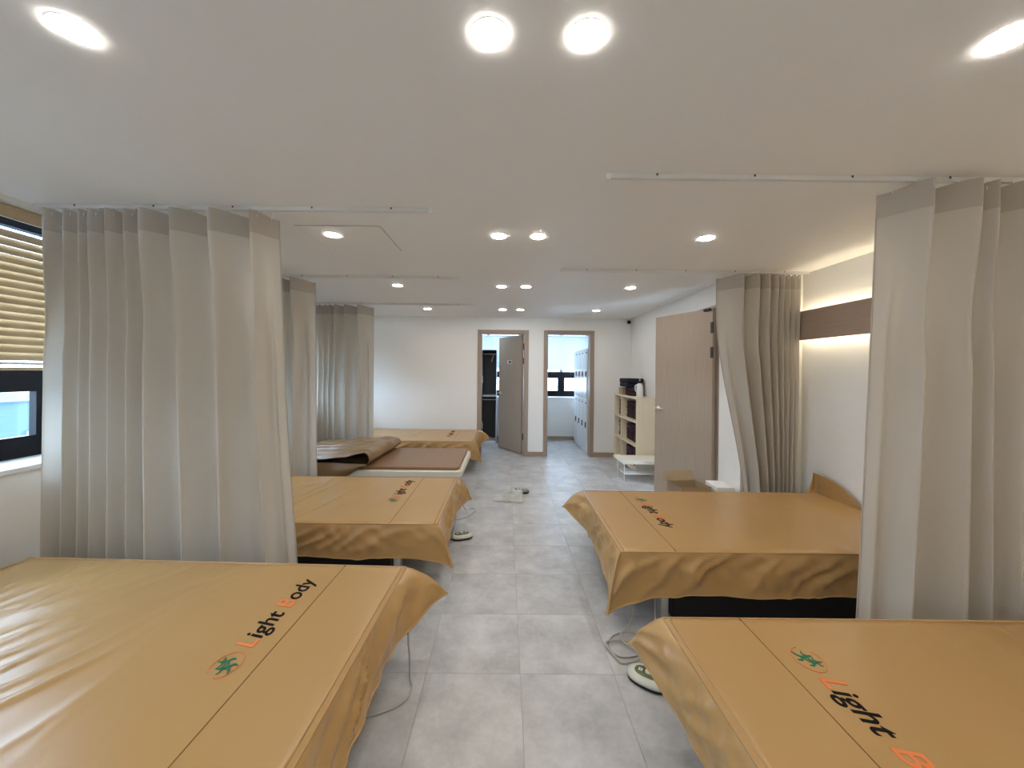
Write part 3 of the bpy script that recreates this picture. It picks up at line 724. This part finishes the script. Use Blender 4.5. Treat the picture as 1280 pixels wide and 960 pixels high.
# ------------------------------------------------------------------ cube shelf, bench and what stands on them
SX0, SX1, SY0, SY1, SH = 1.85, 2.115, 5.41, 6.50, 1.085
t = thing('cube_shelf', 'pale birch cube shelf in the far right corner', 'shelf', (0, 0, 0))
pt_ = .018; yd = 6.15
for y0, y1 in ((SY0, SY0 + .022), (SY1 - .022, SY1)):
    mk('side_panel', rbox(NB(), SX0, SX1, y0, y1, 0, SH, .001, 1), M['birch'], t)
mk('divider', rbox(NB(), SX0 + .001, SX1 - .005, yd - .009, yd + .009, .06, SH - .022, .001, 1), M['birch'], t)
mk('back_panel', box(NB(), SX1 - .005, SX1, SY0 + .022, SY1 - .022, .06, SH - .022), M['birch'], t)
mk('top_board', rbox(NB(), SX0 - .001, SX1, SY0 + .022, SY1 - .022, SH - .022, SH, .001, 1), M['birch'], t)
zc = [.04 + (SH - .022 - .04) * k / 3 for k in range(4)]
for z in zc[:3]:
    mk('shelf_board', rbox(NB(), SX0, SX1 - .005, SY0 + .022, yd - .009, z, z + .02, .001, 1), M['birch'], t)
    mk('shelf_board', rbox(NB(), SX0, SX1 - .005, yd + .009, SY1 - .022, z, z + .02, .001, 1), M['birch'], t)
def fold_me(nm_, lx, ly, lz, m):
    b = NB(); rbox(b, -lx / 2, lx / 2, -ly / 2, ly / 2, 0, lz, lz * .26, 3)
    for v in b.verts: v.co += Vector((.006 * noise.noise(v.co * 14), .008 * noise.noise(v.co * 11 + Vector((3, 0, 0))), .003 * noise.noise(v.co * 9)))
    zmin = min(v.co.z for v in b.verts)
    for v in b.verts: v.co.z -= zmin
    return mesh_of(b, nm_, m, True)
tm = fold_me('folded_garment', .18, .29, .062, M['maroon']); tmh = max(v.co.z for v in tm.vertices)
levels = ['bottom', 'middle', 'top']
for li in range(3):
    for y, cell in ((5.60, 'wide'), (5.93, 'wide'), (6.31, 'narrow')):
        if cell == 'narrow' and li == 0: continue
        for k in range(4):
            o = bpy.data.objects.new('folded_garment', tm); C.objects.link(o); o.location = (2.01 + random.uniform(-.008, .004), y, zc[li] + .0215 + k * (tmh + .0005)); o.rotation_euler = (0, 0, random.uniform(-.03, .03))
            tag(o, 'dark maroon folded garment stacked in the %s cell of the %s shelf row' % (cell, levels[li]), 'garment', 'folded garments in the cube shelf, %s %s' % (cell, levels[li]))
t = thing('storage_box', 'small brown box on top of the cube shelf, under navy cloths', 'box', (1.93, 6.20, SH))
mk('box_body', rbox(NB(), -.07, .06, -.09, .09, 0, .095, .004, 1), M['kraft'], t)
mk('box_lid', rbox(NB(), -.074, .064, -.094, .094, .0955, .115, .004, 1), M['kraft'], t)
nm2 = fold_me('navy_cloth', .24, .36, .065, M['navy']); nh = max(v.co.z for v in nm2.vertices)
for k in range(2):
    o = bpy.data.objects.new('folded_garment', tm); C.objects.link(o); o.location = (1.985, 5.93, SH + .001 + k * (tmh + .0005))
    tag(o, ('lower' if k == 0 else 'upper') + ' dark maroon garment under the navy cloths on top of the shelf', 'garment', 'garments on top of the shelf')
for k, l in enumerate(('lower folded navy cloth of the pile on the shelf top', 'upper folded navy cloth of the pile on the shelf top')):
    o = bpy.data.objects.new('folded_cloth', nm2); C.objects.link(o); o.location = (1.965, 6.03 - .03 * k, SH + .001 + 2 * (tmh + .001) + k * (nh + .0005)); o.rotation_euler = (0, 0, .12 * k); tag(o, l, 'cloth', 'folded navy cloths')
t = thing('pump_bottle', 'white pump bottle with navy collar on the cube shelf', 'bottle', (1.945, 5.56, SH))
mk('bottle_body', lathe(NB(), [(.040, 0), (.046, .006), (.047, .13), (.043, .165), (.030, .195), (.020, .205)], 28), M['white'], t, True)
mk('collar', lathe(NB(), [(.024, .203), (.025, .207), (.025, .232), (.016, .236)], 24), M['navy'], t, True)
b = NB(); lathe(b, [(.006, .235), (.006, .272), (.016, .274), (.017, .290), (.012, .294)], 16); tube(b, [(-.01, 0, .283), (-.05, 0, .283), (-.062, 0, .274)], .006, 8); mk('pump_head', b, M['white'], t, True)
b = NB(); tube(b, spline([(-.035, 0, .185), (-.065, 0, .16), (-.062, 0, .10), (-.045, 0, .075)], 6), .008, 8); mk('grip', b, M['white'], t, True)

t = thing('wire_bench', 'low white bench on wire legs in front of the cube shelf', 'bench', (0, 0, 0))
BX0, BX1, BY0, BY1, BZ = 1.515, 2.085, 5.02, 5.385, .285
mk('bench_top', rbox(NB(), BX0, BX1, BY0, BY1, BZ - .022, BZ, .003, 1), M['whitewood'], t)
mk('front_lip', rbox(NB(), BX0 + .03, BX1, BY0 + .006, BY0 + .022, BZ - .045, BZ - .022, .002, 1), M['whitewood'], t)
for x in (BX0 + .06, BX1 - .05):
    b = NB(); tube(b, [(x, BY0 + .03, BZ - .024), (x, BY0 + .03, .006), (x, BY1 - .03, .006), (x, BY1 - .03, BZ - .024)], .005, 8); mk('wire_leg', b, M['whitem'], t)
for y in [BY0 + .03 + (BY1 - BY0 - .06) * k / 5 for k in range(6)]:
    b = NB(); tube(b, [(BX0 + .06, y, .11), (BX1 - .05, y, .11)], .004 if 0 < y - BY0 - .04 else .008, 6); mk('shelf_rod', b, M['whitem'], t)
for x in (BX0 + .06, BX1 - .05):
    b = NB(); tube(b, [(x, BY0 + .03, .11), (x, BY1 - .03, .11)], .004, 6); mk('shelf_rod', b, M['whitem'], t)

# security camera near the corner
t = thing('security_camera', 'tiny black and white security camera in the far right ceiling corner', 'camera', (2.075, YB, 2.285))
mk('mount', rbox(NB(), -.02, .035, -.018, 0, -.03, .03, .004, 1), M['white'], t)
mk('arm', tube(NB(), [(.01, -.018, 0), (.0, -.05, .0)], .012, 10), M['white'], t)
b = NB(); bmesh.ops.create_uvsphere(b, u_segments=16, v_segments=10, radius=.032, matrix=Matrix.Translation((-.01, -.075, 0))); mk('lens_ball', b, M['black'], t, True)

# carton and white board behind the second right bed
t = thing('cardboard_box', 'open cardboard box between the second right bed and the wood door', 'box', (1.765, 3.68, 0), math.radians(8))
b = NB(); w_, d_, h_ = .15, .12, .385
for a in ((-w_, w_, -d_, -d_ + .005), (-w_, w_, d_ - .005, d_), (-w_, -w_ + .005, -d_ + .005, d_ - .005), (w_ - .005, w_, -d_ + .005, d_ - .005)): box(b, *a, 0, h_)
box(b, -w_, w_, -d_, d_, 0, .005); mk('carton_body', b, M['kraft'], t)
def flap(name, p0, p1, ov):
    b = NB(); n_ = Vector((0, 0, .004)); q = [Vector(p0), Vector(p1), Vector(p1) + Vector(ov), Vector(p0) + Vector(ov)]
    lo = [b.verts.new(p) for p in q]; hi = [b.verts.new(p + n_) for p in q]
    b.faces.new(hi); b.faces.new(lo[::-1])
    for i in range(4): b.faces.new((lo[i], lo[(i + 1) % 4], hi[(i + 1) % 4], hi[i]))
    mk(name, b, M['kraft'], t)
flap('carton_flap', (-w_, -d_, h_), (-w_, d_, h_), (-.10, 0, .05)); flap('carton_flap', (-w_, d_, h_), (w_, d_, h_), (0, .06, .075)); flap('carton_flap', (w_ - .01, -d_, h_), (w_ - .01, d_, h_), (.004, 0, -.12)); flap('carton_flap', (-w_, -d_ - .001, h_), (w_, -d_ - .001, h_), (0, -.012, -.09))
t = thing('foam_board', 'white flat box lying on top of a stack beside the cardboard box', 'box', (2.015, 3.62, .0), math.radians(-3))
mk('carton_lower', rbox(NB(), -.06, .085, -.11, .11, 0, .36, .004, 1), M['white'], t)
mk('white_lid', rbox(NB(), -.066, .09, -.115, .115, .3605, .405, .004, 1), M['paper'], t)

# ------------------------------------------------------------------ lockers in the changing rooms
LH = 1.86
for k in range(4):
    y0 = 6.72 + .305 * k
    t = thing('steel_locker', 'white two-door steel locker seen through the right doorway, %s from the door' % ['first', 'second', 'third', 'fourth'][k], 'locker', (1.42, y0, 0), 0, 'white lockers')
    mk('body', rbox(NB(), 0.018, .48, .002, .300, 0.0, LH, .003, 1), M['locker'], t)
    for z0, z1 in ((.06, .955), (.965, LH - .02)):
        d = mk('locker_door', rbox(NB(), 0, .018, .008, .294, z0, z1, .003, 1), M['locker'], t)
        b = NB(); lathe(b, [(.011, 0), (.011, .012)], 14, (-.012, .04, z1 - .06), 'X'); mk('lock', b, M['black'], d)
        b = NB(); rbox(b, -.018, 0, .03, .045, (z0 + z1) / 2 - .05, (z0 + z1) / 2 + .05, .003, 1); mk('door_handle', b, M['steel'], d)
t = thing('open_locker', 'open white locker with dark interior seen through the left doorway', 'locker', (-.325, 7.63, 0), 0)
hw = .15
for x0, x1, nm_ in ((-hw, -hw + .012, 'side_wall'), (hw - .012, hw, 'side_wall')):
    mk(nm_, rbox(NB(), x0, x1, 0, .42, 0, LH, .002, 1), M['locker'], t)
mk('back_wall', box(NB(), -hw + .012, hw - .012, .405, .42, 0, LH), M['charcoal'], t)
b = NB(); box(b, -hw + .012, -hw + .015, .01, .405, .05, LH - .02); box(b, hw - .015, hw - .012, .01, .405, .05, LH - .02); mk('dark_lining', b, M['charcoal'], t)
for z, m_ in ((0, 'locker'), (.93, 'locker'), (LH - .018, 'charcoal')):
    mk('locker_shelf', rbox(NB(), -hw + .015, hw - .015, .0, .405, z, z + .018 + (.03 if z == 0 else 0), .002, 1), M[m_], t)
for z in (.86, LH - .08): mk('hanging_rod', tube(NB(), [(-hw + .015, .12, z), (hw - .015, .12, z)], .008, 8), M['whitem'], t)
mk('coat_hook', tube(NB(), spline([(.06, .12, LH - .09), (.075, .12, LH - .12), (.06, .12, LH - .16), (.045, .12, LH - .21), (.05, .12, LH - .24)], 5), .006, 6), M['white'], t)
for z0, z1 in ((.06, .925), (.95, LH - .01)):
    d = mk('locker_door', rbox(NB(), -hw - .004, -hw + .012, -.283, -.004, z0, z1, .003, 1), M['locker'], t)
    b = NB(); tube(b, spline([(-hw + .012, -.25, z0 + .40), (-hw + .035, -.25, z0 + .38), (-hw + .035, -.25, z0 + .28), (-hw + .012, -.25, z0 + .26)], 5), .006, 6); mk('door_handle', b, M['white'], d)

# ------------------------------------------------------------------ house across the street
t = thing('neighbour_building', 'pale blue-grey building across the street outside the left window', 'building', (-15, 8, -9))
mk('facade', box(NB(), -6, 0, -16, 18, 0, 9.35), M['bldg'], t)
mk('parapet', box(NB(), -6.1, .12, -16.1, 18.1, 9.35, 9.62), M['bldg2'], t)
mk('ledge', box(NB(), 0, .15, -16.0, 18.0, 6.4, 6.55), M['bldg2'], t)
for z in (3.6, 7.0):
    for k in range(9):
        wd = mk('window', box(NB(), 0, .06, -14 + 3.6 * k, -12.4 + 3.6 * k, z, z + 1.4), M['bldg2'], t)
        mk('pane', box(NB(), .06, .07, -13.9 + 3.6 * k, -12.5 + 3.6 * k, z + .1, z + 1.3), M['bglass'], wd)
mk_g = mk('street', box(NB(), -60, -3.2, -40, 60, -9.2, -9.0), M['grout']); struct(mk_g)
